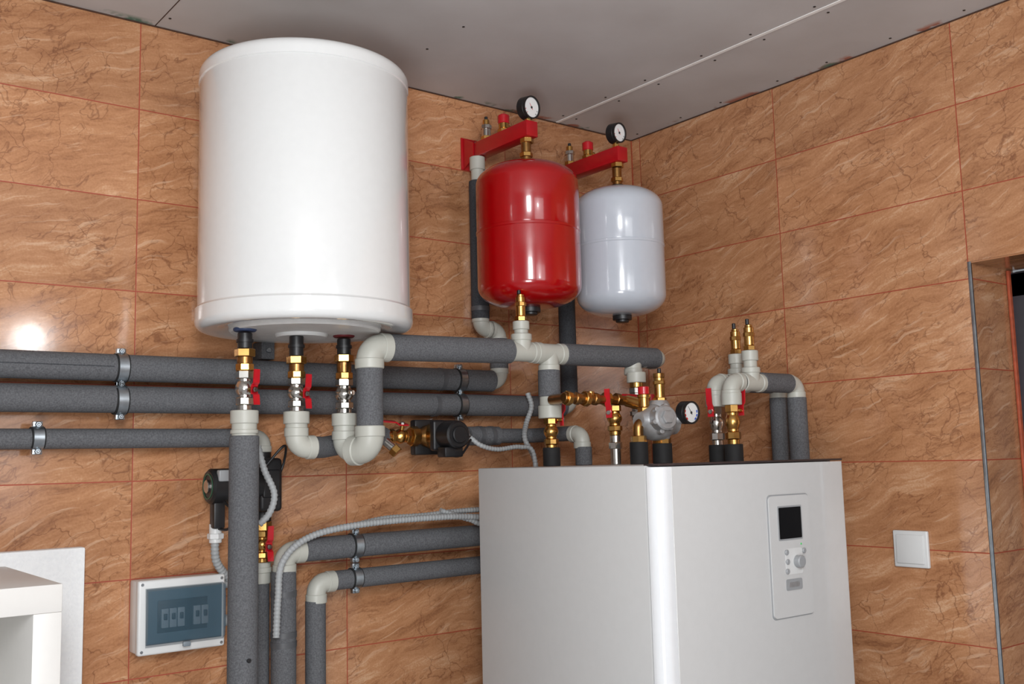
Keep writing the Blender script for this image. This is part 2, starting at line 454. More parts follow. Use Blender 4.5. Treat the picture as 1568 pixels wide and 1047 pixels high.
B.box((-0.003, -3.4, ZC - 0.003), (-0.0002, 0, ZC - 0.0002), 'darkgap')
B.finish()
B = Bld('ceiling_joint_tape')
B.box((-0.307, -3.3, ZC - 0.0015), (-0.297, -0.004, ZC - 0.0001), 'tapew')
B.box((-1.465, -0.9, ZC - 0.0008), (-1.463, -0.004, ZC - 0.0001), 'darkgap')
B.finish()
B = Bld('ceiling_screws')
for i in range(12):
    y = -0.05 - i * 0.17 + random.uniform(-0.02, 0.02)
    for x in (-0.325, -0.275, -0.9, -0.03, -1.45):
        B.cyl((x, y, ZC - 0.0012), (x, y, ZC - 0.0001), 0.0032, 'screwhd', n=12, bev=0.0003)
B.finish()

# ------------------------------------------------------------------ water heater
def arc(c, r, a0, a1, n, sz=1.0):
    return [(c[0] + r * sz * math.sin(math.radians(a0 + (a1 - a0) * i / n)), c[1] + r * math.cos(math.radians(a0 + (a1 - a0) * i / n))) for i in range(n + 1)]
HX, HY = -1.223, -0.25
B = Bld('water_heater')
prof = [(1.912, 0.0), (1.912, 0.150), (1.905, 0.170), (1.903, 0.200)] + arc((1.921, 0.205), 0.018, -90, 0, 8) + \
       [(1.944, 0.2225), (1.9465, 0.219), (1.949, 0.2175), (2.417, 0.2175), (2.419, 0.2165), (2.421, 0.219), (2.433, 0.219)] + \
       arc((2.436, 0.199), 0.02, 0, 80, 8) + [(2.464, 0.14), (2.466, 0.0)]
B.lathe((HX, HY, 0), (0, 0, 1), prof, 'white_enamel', 128)
B.cyl((HX, HY, 1.900), (HX, HY, 1.915), 0.155, 'under', 64, bev=0.004)
B.cyl((HX, HY + 0.02, 1.893), (HX, HY + 0.02, 1.905), 0.055, 'white_plastic', 40, bev=0.004)
for dx, k in ((-0.133, 'blue'), (0.089, 'redring'), (-0.021, 'under')):
    B.cyl((HX + dx, HY, 1.896), (HX + dx, HY, 1.904), 0.023, k, 32, bev=0.003)
B.cyl((HX - 0.001, HY - 0.15, 2.462), (HX - 0.001, HY - 0.15, 2.474), 0.007, 'black', 16)
for x in (-0.12, 0.12):
    B.box((HX + x - 0.02, -0.045, 2.25), (HX + x + 0.02, -0.0005, 2.36), 'steel', 0.002)
    B.box((HX + x - 0.02, -0.045, 1.95), (HX + x + 0.02, -0.0005, 2.0), 'steel', 0.002)
B.finish(angle=30)
B = Bld('wall_bracket')
B.box((-1.232, -0.05, 1.865), (-1.20, -0.0005, 1.905), 'foam', 0.003)
B.cyl((-1.216, -0.05, 1.885), (-1.216, -0.056, 1.885), 0.006, 'steel', 12)
B.finish()

# heater connections
xs = (-1.356, -1.244, -1.134)
zt = ((1.893, 1.861, 1.817, 1.738, 1.688), (1.893, 1.851, 1.806, 1.737, 1.690), (1.893, 1.859, 1.807, 1.734, 1.689))
for i in range(3):
    x = xs[i]; a, b2, c, d, e = zt[i]; y = HY
    B = Bld('ball_valve')
    B.cyl((x, y, a), (x, y, b2), 0.0145, 'black'); B.ring((x, y, (a + b2) / 2), (0, 0, 1), 0.014, 0.003, 0.003, 'black')
    B.hexn((x, y, b2), (x, y, b2 - 0.016), 0.0205, 'brass'); B.cyl((x, y, b2 - 0.016), (x, y, c + 0.012), 0.0155, 'brass_dk'); B.hexn((x, y, c + 0.014), (x, y, c), 0.019, 'brass', n=8)
    if i < 2:
        bvalve(B, (x, y, c), (x, y, d), 0.0175, (0.25, -0.95, 0), (0, 0, 1) , 'nickel', 0.04, 0.5)
        s_ = V((0.25, -0.95, 0)).normalized(); lever(B, V((x, y, c + (d - c) * 0.5)) + s_ * 0.0285, s_, (0, 0, -1), 0.03)
    else:
        bvalve(B, (x, y, c), (x, y, d), 0.0185, (1, 0, 0), (0, 0, 1), 'nickel', 0.04, 0.4, lev=False)
        B.cyl((x, y, c - 0.03), V((x, y, c - 0.03)) + V((0.25, -0.95, 0)) * 0.028, 0.006, 'nickel')
    B.finish()

# ------------------------------------------------------------------ insulated pipes
RP = 0.0275
def seam(B, c, ax, r): B.ring(c, ax, r - 0.001, 0.006, 0.0022, 'tape')
B = Bld('insulated_pipe')
x, y = -1.356, HY
B.cyl((x, y, 1.738), (x, y, 1.712), 0.0275, 'ppr'); B.cyl((x, y, 1.714), (x, y, 1.684), 0.0245, 'ppr'); B.cyl((x, y, 1.70), (x, y, 1.692), 0.027, 'ppr')
B.cyl((x, y, 1.688), (x - 0.004, y, 0.0), 0.029, 'foam', 40, bev=0.002)
seam(B, (x - 0.002, y, 1.06), (0, 0, 1), 0.029)
B.cyl((x - 0.001, y - 0.026, 1.26), (x - 0.001, y - 0.034, 1.26), 0.004, 'black', n=12)
B.finish()
B = Bld('insulated_pipe')
x = -1.244
B.cyl((x, y, 1.737), (x, y, 1.712), 0.0265, 'ppr'); B.cyl((x, y, 1.715), (x, y, 1.69), 0.0225, 'ppr')
B.elbow((x, y, 1.664), (0, 0, 1), (1, 0, 0), 0.0225, 0.04)
B.tube([(x + 0.032, y, 1.664), (x + 0.075, y + 0.03, 1.664), (x + 0.30, -0.09, 1.69)], 0.0225, 'foam', 0.05)
B.finish()
B = Bld('insulated_pipe')
x = -1.134
B.cyl((x, y, 1.734), (x, y, 1.708), 0.0265, 'ppr'); B.cyl((x, y, 1.71), (x, y, 1.685), 0.023, 'ppr')
B.elbow((x, y, 1.655), (0, 0, 1), (0.35, -0.94, 0), 0.024, 0.042)
px, py = -1.112, -0.32
B.elbow((px, py, 1.655), (-0.35, 0.94, 0), (0, 0, 1), 0.0285, 0.05)
B.cyl((px, py, 1.695), (px, py, 1.835), 0.0275, 'foam', 40)
B.elbow((px, py, 1.870), (0, 0, -1), (1, 0, 0), 0.028, 0.046)
zm = 1.878
B.cyl((px + 0.035, py, 1.871), (-0.742, py, zm), 0.0285, 'foam', 40)
B.tee((-0.706, py, zm), (1, 0, 0), (0, 0, 1), 0.0225, 0.042)
B.cyl((-0.706, py, 1.915), (-0.706, py, 1.945), 0.0165, 'ppr'); B.cyl((-0.706, py, 1.93), (-0.706, py, 1.95), 0.0195, 'ppr')
B.tee((-0.624, py, zm), (1, 0, 0), (0, 0, -1), 0.0235, 0.044)
B.cyl((-0.582, py, zm), (-0.262, py, zm + 0.004), 0.0265, 'foam', 40)
B.elbow((-0.245, py, zm + 0.004), (-1, 0, 0), (0, 1, 0), 0.0235, 0.04)
B.cyl((-0.625, py, 1.838), (-0.625, py, 1.775), 0.0265, 'foam', 36)
B.cyl((-0.625, py, 1.778), (-0.625, py, 1.752), 0.024, 'ppr'); B.cyl((-0.625, py, 1.754), (-0.625, py, 1.724), 0.028, 'ppr')
B.tee((-0.345, py, zm), (1, 0, 0), (0, 0, -1), 0.0215, 0.042)
B.finish()
B = Bld('air_vent_valve')
x, y = -0.706, -0.32
B.hexn((x, y, 1.95), (x, y, 1.962), 0.0145, 'brass'); B.cyl((x, y, 1.962), (x, y, 2.008), 0.0115, 'brass'); B.hexn((x, y, 1.985), (x, y, 1.996), 0.0135, 'brass', n=8)
B.cyl((x, y, 2.006), (x, y, 2.014), 0.009, 'brass'); B.cyl((x - 0.004, y, 2.014), (x - 0.004, y, 2.024), 0.0045, 'black')
B.finish()
B = Bld('ball_valve')
x = -0.624
bvalve(B, (x, y, 1.724), (x, y, 1.652), 0.0165, (1, -0.25, 0), (0, 0, 1), 'brass', 0.065, 0.05)
B.cyl((x, y, 1.655), (x, y, 1.6115), 0.0205, 'rubber')
B.finish()

# wall pipes
B = Bld('insulated_pipe')      # P1
yw = -0.058
B.cyl((-3.499, yw, 1.833), (-0.60, yw, 1.833), RP, 'foam', 40)
B.elbow((-0.575, yw, 1.833), (-1, 0, 0), (0, 0, 1), 0.022, 0.036)
B.cyl((-0.575, yw, 1.865), (-0.575, yw, 1.945), 0.024, 'foam')
B.elbow((-0.575, yw, 1.968), (0, 0, -1), (-1, 0, 0), 0.021, 0.034)
B.elbow((-0.632, yw, 1.968), (1, 0, 0), (0, 0, 1), 0.021, 0.030)
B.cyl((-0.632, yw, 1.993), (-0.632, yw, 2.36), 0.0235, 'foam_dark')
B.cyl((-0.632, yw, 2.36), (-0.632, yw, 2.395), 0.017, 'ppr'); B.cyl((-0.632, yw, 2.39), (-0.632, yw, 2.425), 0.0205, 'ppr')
B.box((-2.6, yw - RP - 0.0006, 1.832), (-1.56, yw - RP + 0.001, 1.834), 'foam_dark')
for xx in (-2.3, -0.76): seam(B, (xx, yw, 1.833), (1, 0, 0), RP)
seam(B, (-0.632, yw, 2.02), (0, 0, 1), 0.0235)
B.finish()
B = Bld('insulated_pipe')      # P2
B.cyl((-3.499, yw, 1.767), (-0.36, yw, 1.770), RP, 'foam', 40)
B.elbow((-0.335, yw, 1.770), (-1, 0, 0), (0, 0, 1), 0.022, 0.036)
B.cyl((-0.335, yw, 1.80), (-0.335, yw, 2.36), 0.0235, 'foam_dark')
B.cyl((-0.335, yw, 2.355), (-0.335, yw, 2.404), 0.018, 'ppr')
for xx in (-2.2, -0.78): seam(B, (xx, yw, 1.768), (1, 0, 0), RP)
B.finish()
B = Bld('insulated_pipe')      # P3
B.cyl((-3.499, -0.05, 1.692), (-1.27, -0.05, 1.690), 0.020, 'foam', 36)
B.elbow((-1.229, -0.05, 1.690), (-1, 0, 0), (0, 0, -1), 0.0185, 0.032)
seam(B, (-2.1, -0.05, 1.692), (1, 0, 0), 0.02)
B.finish()

def clamp(x, zs, rs, yc, rodlen=0.0):
    B = Bld('pipe_clamp')
    for z, r in zip(zs, rs):
        B.ring((x, yc, z), (1, 0, 0), r - 0.002, 0.0125, 0.0035, 'rubber')
        B.ring((x, yc, z), (1, 0, 0), r + 0.0012, 0.0095, 0.0022, 'steel')
        for sgn in (1, -1):
            zz = z + sgn * (r + 0.006)
            B.box((x - 0.009, yc - 0.006, zz - 0.006), (x + 0.009, yc + 0.006, zz + 0.006), 'steel', 0.0015)
            B.hexn((x, yc - 0.012, zz), (x, yc - 0.006, zz), 0.0065, 'steel')
            B.cyl((x, yc - 0.014, zz), (x, yc + 0.014, zz), 0.003, 'steel', n=12)
        B.cyl((x, yc + r, z), (x, -0.0005, z), 0.0045, 'steel', n=12)
    B.finish()
clamp(-1.54, (1.833, 1.767), (RP, RP), yw)
clamp(-0.705, (1.833, 1.769), (RP, RP), yw)
clamp(-1.692, (1.692,), (0.02,), -0.05)
yl = -0.08
B = Bld('insulated_pipe')
B.cyl((-1.145, yl, 1.442), (-0.30, yl, 1.445), 0.0260, 'foam', 36)
B.elbow((-1.190, yl, 1.440), (1, 0, 0), (0, 0, -1), 0.0235, 0.046)
B.cyl((-1.192, yl, 1.40), (-1.192, yl, 0.0), 0.0270, 'foam', 36)
seam(B, (-1.192, yl, 1.352), (0, 0, 1), 0.027); seam(B, (-1.192, yl, 1.266), (0, 0, 1), 0.027); seam(B, (-1.192, yl, 1.246), (0, 0, 1), 0.027)
B.finish()
B = Bld('insulated_pipe')
B.cyl((-1.072, yl, 1.369), (-0.30, yl, 1.373), 0.0215, 'foam', 36)
B.elbow((-1.114, yl, 1.368), (1, 0, 0), (0, 0, -1), 0.0215, 0.044)
B.cyl((-1.116, yl, 1.33), (-1.116, yl, 0.0), 0.0225, 'foam', 36)
B.finish()
clamp(-1.017, (1.443, 1.370), (0.026, 0.0215), yl)

# ------------------------------------------------------------------ circulation pumps
B = Bld('circulation_pump')   # behind first riser
x, y = -1.229, -0.05
B.cyl((x, y, 1.665), (x, y, 1.640), 0.019, 'black')
B.box((x - 0.027, y - 0.05, 1.53), (x + 0.026, y + 0.03, 1.645), 'black', 0.009, 3)
B.box((x - 0.022, y - 0.055, 1.56), (x + 0.018, y - 0.045, 1.62), 'black', 0.004, 3)
B.cyl((x - 0.02, y - 0.03, 1.588), (x - 0.085, y - 0.03, 1.588), 0.030, 'black', 36)
B.cyl((x - 0.083, y - 0.03, 1.588), (x - 0.134, y - 0.03, 1.588), 0.037, 'black', 40, bev=0.005)
B.ring((x - 0.134, y - 0.03, 1.588), (1, 0, 0), 0.024, 0.0015, 0.003, 'green')
B.cyl((x - 0.133, y - 0.03, 1.588), (x - 0.139, y - 0.03, 1.588), 0.014, 'nickel', 24)
B.box((x - 0.125, y - 0.069, 1.598), (x - 0.09, y - 0.052, 1.622), 'panel_grey', 0.003)
B.cyl((x, y, 1.532), (x, y, 1.505), 0.02, 'black'); B.hexn((x, y, 1.508), (x, y, 1.488), 0.022, 'brass', n=8)
B.box((x - 0.125, y - 0.042, 1.500), (x - 0.100, y - 0.015, 1.556), 'black', 0.004)
B.finish()
B = Bld('ball_valve')
bvalve(B, (x, y, 1.488), (x, y, 1.420), 0.0165, (0.1, -1, 0), (0, 0, 1), 'brass', 0.045, 0.5)
s_ = V((0.1, -1, 0)).normalized(); lever(B, V((x, y, 1.454)) + s_ * 0.0275, s_, (0, 0, -1), 0.03)
B.finish()
B = Bld('insulated_pipe')
B.cyl((x, y, 1.42), (x, y, 1.375), 0.019, 'ppr'); B.cyl((x, y, 1.41), (x, y, 1.398), 0.0215, 'ppr')
B.cyl((x, y, 1.38), (x, y, 0.0), 0.0165, 'foam', 30)
B.finish()

B = Bld('circulation_pump')   # horizontal line pump
x, y, z = -0.815, -0.10, 1.690
B.lathe((x - 0.045, y, z), (1, 0, 0), [(0, 0.018), (0.012, 0.019), (0.02, 0.024), (0.045, 0.031), (0.07, 0.024), (0.08, 0.019), (0.09, 0.018)], 'brass_dk', 30)
B.cyl((x, y - 0.0, z), (x, y - 0.045, z), 0.031, 'brass', 32)
B.box((x - 0.045, y + 0.005, z - 0.045), (x + 0.045, y + 0.03, z + 0.04), 'black', 0.005)
B.box((x - 0.036, y - 0.062, z - 0.036), (x + 0.036, y - 0.042, z + 0.036), 'black', 0.006, 3)
B.cyl((x, y - 0.06, z), (x, y - 0.115, z), 0.032, 'black', 40, bev=0.004)
B.cyl((x, y - 0.113, z), (x, y - 0.122, z), 0.020, 'black', 32, bev=0.002)
B.box((x - 0.03, y - 0.10, z - 0.052), (x + 0.022, y - 0.065, z - 0.028), 'black', 0.004)
B.hexn((x - 0.062, y, z), (x - 0.042, y, z), 0.024, 'brass', n=8); B.hexn((x + 0.043, y, z), (x + 0.063, y, z), 0.024, 'brass', n=8)
B.finish()
B = Bld('ball_valve')
bvalve(B, (x - 0.062, y, z), (x - 0.128, y, z), 0.0165, (0, -0.3, 1), (-1, 0, 0), 'brass', 0.06, 0.4)
B.cyl((x - 0.125, y, z), (x - 0.18, y, z), 0.015, 'nickel'); B.cyl((x - 0.15, y, z), (x - 0.122, y - 0.03, z - 0.034), 0.0125, 'nickel'); B.hexn((x - 0.127, y - 0.026, z - 0.028), (x - 0.118, y - 0.034, z - 0.040), 0.0145, 'brass')
B.hexn((x - 0.18, y, z), (x - 0.196, y, z), 0.018, 'brass')
B.finish()
B = Bld('insulated_pipe')
z = 1.690
B.cyl((x + 0.063, y, z), (x + 0.10, y, z), 0.0155, 'brass'); B.hexn((x + 0.085, y, z), (x + 0.105, y, z), 0.019, 'nickel')
B.cyl((x + 0.105, y, z), (x + 0.20, y, z), 0.0235, 'foam', 32); seam(B, (x + 0.14, y, z), (1, 0, 0), 0.0235); seam(B, (x + 0.175, y, z), (1, 0, 0), 0.0235)
B.tube([(x + 0.20, y, z), (-0.507, y, z), (-0.507, -0.26, z)], 0.0185, 'foam', 0.03)
B.elbow((-0.507, -0.298, z - 0.002), (0, 1, 0), (0, 0, -1), 0.0195, 0.036)
B.cyl((-0.507, -0.302, 1.656), (-0.507, -0.302, 1.6115), 0.0205, 'foam', 30)
B.finish()

# ------------------------------------------------------------------ expansion tanks
def tank(x, y, r, zb, zt_, zs, mat, rim):
    B = Bld('expansion_tank')
    h = 0.052
    prof = [(zb, 0.0), (zb, r * 0.30)]
    for i in range(1, 13):
        a = math.radians(90 * i / 12); prof.append((zb + h - h * math.cos(a), r * 0.30 + r * 0.70 * math.sin(a)))
    prof += [(zs - 0.006, r), (zs - 0.004, r + 0.0016), (zs + 0.001, r + 0.0016), (zs + 0.002, r - 0.001), (zs + 0.004, r)]
    for i in range(13):
        a = math.radians(90 * i / 12); prof.append((zt_ - h + h * math.sin(a), r * 0.28 + r * 0.72 * math.cos(a)))
    prof += [(zt_ + 0.001, 0.0)]
    B.lathe((x, y, 0), (0, 0, 1), prof, mat, 96)
    B.cyl((x, y, zb + 0.004), (x, y, zb - 0.012), 0.025, 'black', 32); B.cyl((x, y, zb - 0.01), (x, y, zb - 0.018), 0.017, 'black', 24)
    B.cyl((x, y, zt_ - 0.001), (x, y, zt_ + 0.006), 0.030, rim, 36, bev=0.002); B.cyl((x, y, zt_ + 0.004), (x, y, zt_ + 0.011), 0.020, 'black', 30)
    B.cyl((x, y, zt_ + 0.01), (x, y, zt_ + 0.058), 0.0125, 'brass_dk'); B.hexn((x, y, zt_ + 0.02), (x, y, zt_ + 0.032), 0.0165, 'brass')
    B.finish(angle=30)
tank(-0.620, -0.25, 0.128, 1.998, 2.358, 2.186, 'red_gloss', 'red_gloss')
tank(-0.328, -0.27, 0.1165, 1.996, 2.334, 2.178, 'grey_white', 'grey_white')

def gauge(c, n, r, stem=None, name='pressure_gauge', dot='redink', arcs=False):
    B = Bld(name); c = V(c); n = V(n).normalized()
    _, a, b_ = frame(n)
    B.cyl(c - n * 0.026, c, r, 'black', 40, bev=0.003)
    B.ring(c + n * 0.001, n, r - 0.004, 0.003, 0.004, 'black')
    B.cyl(c, c + n * 0.0012, r - 0.0035, 'dial', 40, bev=0.0002)
    up = V((0, 0, 1)); sd = n.cross(up).normalized()
    for k in range(11):
        th = math.radians(-135 + 27 * k); dv = up * math.cos(th) + sd * math.sin(th); tv = n.cross(dv).normalized()
        p = c + dv * (r * 0.66) + n * 0.0014; q = c + dv * (r * 0.80) + n * 0.0014; w_ = tv * (0.0032 if arcs else 0.0007)
        mm = ('blueink' if k < 5 else 'redink') if arcs else ('ink' if k < 8 else 'redink')
        B.add([p - w_, p + w_, q + w_, q - w_], [[0, 1, 2, 3]], mm)
    dv = (up * 0.75 + sd * 0.5).normalized(); tv = n.cross(dv).normalized()
    p = c - dv * r * 0.2 + n * 0.0022; q = c + dv * (r * 0.68) + n * 0.0022; w_ = tv * 0.0011
    B.add([p - w_, p + w_, q + w_ * 0.4, q - w_ * 0.4], [[0, 1, 2, 3]], dot)
    B.cyl(c + n * 0.001, c + n * 0.0035, 0.003, 'ink', 16)
    if stem is not None: B.cyl(c - n * 0.013, stem, 0.006, 'brass'); B.hexn(V(stem) + V((0, 0, 0.012)), stem, 0.009, 'brass')
    B.finish()

def bracket(x, z, ye):
    B = Bld('expansion_tank_bracket')
    B.box((x - 0.027, -0.004, z - 0.043), (x + 0.027, -0.0004, z + 0.045), 'red_bracket', 0.001)
    B.box((x - 0.018, ye - 0.022, z - 0.020), (x + 0.018, -0.002, z + 0.020), 'red_bracket', 0.002)
    for sx in (-1, 1):
        X0 = x + sx * 0.0185
        B.add([(X0, -0.003, z - 0.043), (X0, -0.003, z + 0.043), (X0, -0.05, z + 0.02), (X0, -0.05, z - 0.02),
               (X0 + sx * 0.003, -0.003, z - 0.043), (X0 + sx * 0.003, -0.003, z + 0.043), (X0 + sx * 0.003, -0.05, z + 0.02), (X0 + sx * 0.003, -0.05, z - 0.02)],
              [[0, 1, 2, 3], [7, 6, 5, 4], [0, 4, 5, 1], [1, 5, 6, 2], [2, 6, 7, 3], [3, 7, 4, 0]], 'red_bracket')
    for zz in (z - 0.035, z + 0.035): B.hexn((x + 0.02, -0.004, zz), (x + 0.02, -0.009, zz), 0.006, 'steel')
    yv = -0.082
    B.hexn((x, yv, z + 0.02), (x, yv, z + 0.032), 0.0145, 'brass'); B.cyl((x, yv, z + 0.030), (x, yv, z + 0.056), 0.012, 'nickel'); B.hexn((x, yv, z + 0.050), (x, yv, z + 0.062), 0.0145, 'nickel', n=8); B.cyl((x, yv, z + 0.06), (x, yv, z + 0.076), 0.009, 'brass')
    B.cyl((x, yv, z + 0.076), (x, yv, z + 0.085), 0.0045, 'black')
    yv = -0.158
    B.hexn((x, yv, z + 0.02), (x, yv, z + 0.030), 0.0165, 'brass'); B.cyl((x, yv, z + 0.03), (x, yv, z + 0.046), 0.0135, 'brass')
    B.cyl((x, yv, z + 0.044), (x, yv, z + 0.066), 0.0155, 'handle', 12); B.cyl((x, yv, z + 0.066), (x, yv, z + 0.069), 0.010, 'handle')
    B.cyl((x, yv + 0.0, z + 0.036), (x + 0.022, yv, z + 0.036), 0.007, 'brass')
    B.hexn((x, ye, z - 0.02), (x, ye, z - 0.033), 0.017, 'brass')
    B.finish()
bracket(-0.618, 2.447, -0.252)
bracket(-0.327, 2.426, -0.272)
gauge((-0.615, -0.268, 2.503), (0.12, -1, -0.1), 0.029, (-0.615, -0.255, 2.467))
gauge((-0.330, -0.285, 2.485), (0.12, -1, -0.1), 0.027, (-0.330, -0.272, 2.446))

# ------------------------------------------------------------------ heat pump cabinet
B = Bld('heat_pump_indoor_unit')
X0, X1, YB, YS, YF, ZT = -0.810, -0.233, -0.280, -0.812, -0.843, 1.611
B.box((X0, YS, 0.03), (X1, YB, ZT), 'cab_side', 0.003)
B.box((X0 + 0.01, YS, 0.0), (X1 - 0.01, YB - 0.0, 0.04), 'black', 0.003)
def door_panel(xa, xb, mat, rl, rr_):
    pts = []
    n = 10
    pts.append((xa, YS - 0.003))
    for i in range(n + 1):
        a = math.radians(180 + 90 * i / n)
        pts.append((xa + rl + rl * math.cos(a), YF + rl + rl * math.sin(a)) if rl > 0 else (xa, YF))
    for i in range(n + 1):
        a = math.radians(270 + 90 * i / n)
        pts.append((xb - rr_ + rr_ * math.cos(a), YF + rr_ + rr_ * math.sin(a)) if rr_ > 0 else (xb, YF))
    pts.append((xb, YS - 0.003))
    k = len(pts); vs = [(p[0], p[1], 0.04) for p in pts] + [(p[0], p[1], ZT - 0.003) for p in pts]
    fs = [[i, (i + 1) % k, k + (i + 1) % k, k + i] for i in range(k)]
    fs += [list(reversed(range(k))), list(range(k, 2 * k))]
    B.add(vs, fs, mat)
door_panel(X0, X0 + 0.036, 'cab_edge', 0.026, 0.0)
door_panel(X0 + 0.037, X1, 'cab_front', 0.0015, 0.008)
B.box((X0 + 0.006, YF + 0.001, ZT - 0.001), (X1 - 0.001, YS + 0.01, ZT + 0.003), 'darkline', 0.001)
cx0, cx1, cz0, cz1 = -0.499, -0.369, 1.300, 1.542
def rrect(x0, x1, z0, z1, y0, y1, r, mat):
    pts = []
    for (cx, cz, a0) in ((x1 - r, z1 - r, 0), (x0 + r, z1 - r, 90), (x0 + r, z0 + r, 180), (x1 - r, z0 + r, 270)):
        for i in range(7):
            a = math.radians(a0 + 15 * i); pts.append((cx + r * math.cos(a), cz + r * math.sin(a)))
    k = len(pts); vs = [(p[0], y0, p[1]) for p in pts] + [(p[0], y1, p[1]) for p in pts]
    B.add(vs, [[i, (i + 1) % k, k + (i + 1) % k, k + i] for i in range(k)] + [list(range(k)), list(reversed(range(k, 2 * k)))], mat)
rrect(cx0 - 0.0025, cx1 + 0.0025, cz0 - 0.0025, cz1 + 0.0025, YF + 0.002, YF - 0.0015, 0.011, 'panel_grey')
rrect(cx0, cx1, cz0, cz1, YF + 0.002, YF - 0.004, 0.010, 'cab_front')
rrect(-0.474, -0.396, 1.452, 1.521, YF, YF - 0.0052, 0.003, 'panel_grey')
rrect(-0.471, -0.399, 1.455, 1.518, YF, YF - 0.0056, 0.002, 'screen')
rrect(-0.455, -0.40, 1.383, 1.435, YF, YF - 0.0046, 0.006, 'white_plastic')
B.cyl((-0.418, YF - 0.003, 1.408), (-0.418, YF - 0.018, 1.408), 0.0125, 'panel_grey', 36, bev=0.002)
for bx, bz in ((-0.452, 1.428), (-0.452, 1.390), (-0.450, 1.409), (-0.395, 1.428)):
    B.cyl((bx, YF - 0.003, bz), (bx, YF - 0.008, bz), 0.0055, 'panel_grey', 20)
B.cyl((-0.402, YF - 0.003, 1.442), (-0.402, YF - 0.0055, 1.442), 0.002, 'glow', 14)
rrect(-0.458, -0.406, 1.352, 1.374, YF, YF - 0.0055, 0.004, 'panel_grey')
rrect(-0.450, -0.416, 1.358, 1.368, YF, YF - 0.0062, 0.003, 'cast')
B.finish(angle=30)

# ------------------------------------------------------------------ fittings above cabinet, middle
B = Bld('brass_manifold')
y = -0.42; z = 1.762
B.cyl((-0.668, y, z + 0.004), (-0.47, y, z), 0.0115, 'brass_dk')
for xx, rr in ((-0.655, 0.017), (-0.628, 0.0145), (-0.600, 0.018), (-0.572, 0.015), (-0.535, 0.0175), (-0.50, 0.015)):
    B.hexn((xx - 0.007, y, z + 0.003), (xx + 0.007, y, z + 0.002), rr, 'brass' if rr > 0.016 else 'brass_dk', n=8)
B.cyl((-0.585, y, z), (-0.585, y, z + 0.02), 0.009, 'brass'); B.cyl((-0.47, y, z), (-0.455, -0.47, z - 0.015), 0.014, 'brass')
B.cyl((-0.655, y, z + 0.004), (-0.640, -0.345, z + 0.004), 0.0115, 'brass_dk')
B.finish()
B = Bld('ball_valve')
x = -0.511
bvalve(B, (x, y, 1.750), (x, y, 1.680), 0.0165, (-1, -0.4, 0), (0, 0, 1), 'brass', 0.055, 0.25)
B.cyl((x, y, 1.68), (x, y, 1.6115), 0.0125, 'nickel'); B.hexn((x, y, 1.664), (x, y, 1.648), 0.0155, 'nickel', n=8)
B.finish()
B = Bld('mixing_valve')
x, y, z = -0.452, -0.50, 1.706
B.lathe((x - 0.060, y, z + 0.006), (1, 0, -0.1), [(0, 0.018), (0.012, 0.021), (0.022, 0.030), (0.040, 0.042), (0.068, 0.043), (0.088, 0.034), (0.1, 0.024), (0.118, 0.022)], 'cast', 36)
B.lathe((x + 0.008, y, z + 0.052), (0, 0, -1), [(0, 0.019), (0.008, 0.025), (0.05, 0.035), (0.078, 0.026), (0.09, 0.022)], 'cast', 32)
B.cyl((x - 0.012, y, z + 0.004), (x - 0.024, y - 0.056, z + 0.010), 0.029, 'cast', 32, bev=0.004)
B.hexn((x - 0.024, y - 0.054, z + 0.010), (x - 0.026, y - 0.064, z + 0.011), 0.016, 'cast')
for q in range(6):
    a = math.radians(60 * q + 15); B.cyl((x - 0.018 + 0.030 * math.cos(a), y - 0.03, z + 0.006 + 0.030 * math.sin(a)), (x - 0.022 + 0.030 * math.cos(a), y - 0.046, z + 0.008 + 0.030 * math.sin(a)), 0.006, 'cast', 12)
B.hexn((x + 0.014, y, z - 0.034), (x + 0.014, y, z - 0.05), 0.021, 'brass', n=8)
B.cyl((x + 0.014, y, z - 0.048), (x + 0.014, y, 1.6115), 0.023, 'rubber')
B.cyl((x + 0.045, y - 0.01, z + 0.006), (x + 0.065, y - 0.022, z + 0.012), 0.014, 'cast')
B.finish()
gauge((-0.385, -0.545, 1.728), (-0.02, -1, -0.05), 0.027, None, 'temperature_gauge', 'ink', True)
B = Bld('safety_valve')
x, y = -0.440, -0.50
B.hexn((x, y, 1.752), (x, y, 1.765), 0.016, 'brass'); B.cyl((x, y, 1.763), (x, y, 1.812), 0.0125, 'brass'); B.hexn((x, y, 1.795), (x, y, 1.805), 0.0145, 'brass', n=8)
B.cyl((x, y, 1.811), (x, y, 1.822), 0.0135, 'brass_dk'); B.cyl((x + 0.002, y, 1.822), (x + 0.002, y, 1.834), 0.0045, 'black')
B.finish()
B = Bld('ball_valve')
x, y = -0.375, -0.36
B.cyl((x, y - 0.0, 1.838), (x, y, 1.812), 0.024, 'ppr')
B.cyl((x, y, 1.816), (x, y, 1.80), 0.017, 'brass')
B.hexn((x, y, 1.80), (x, y, 1.785), 0.019, 'nickel')
bvalve(B, (x, y, 1.787), (x, y, 1.720), 0.0175, (-0.6, -0.8, 0), (-1, 0.0, 0), 'nickel', 0.06, 0.2)
s_ = V((0.3, -1, 0)).normalized(); lever(B, V((x, y, 1.775)) + s_ * 0.0285, s_, (1, 0.2, 0), 0.045)
B.finish()
B = Bld('pressure_relief_valve')
x, y = -0.482, -0.49
B.cyl((x, y, 1.742), (x, y, 1.766), 0.0125, 'brass'); B.cyl((x, y, 1.764), (x, y, 1.772), 0.0155, 'brass', n=12); B.cyl((x, y, 1.772), (x, y, 1.790), 0.0135, 'handle', 12)
B.hexn((x, y, 1.742), (x, y, 1.728), 0.016, 'brass')
B.finish()
B = Bld('pipe_stub')
x, y = -0.514, -0.50
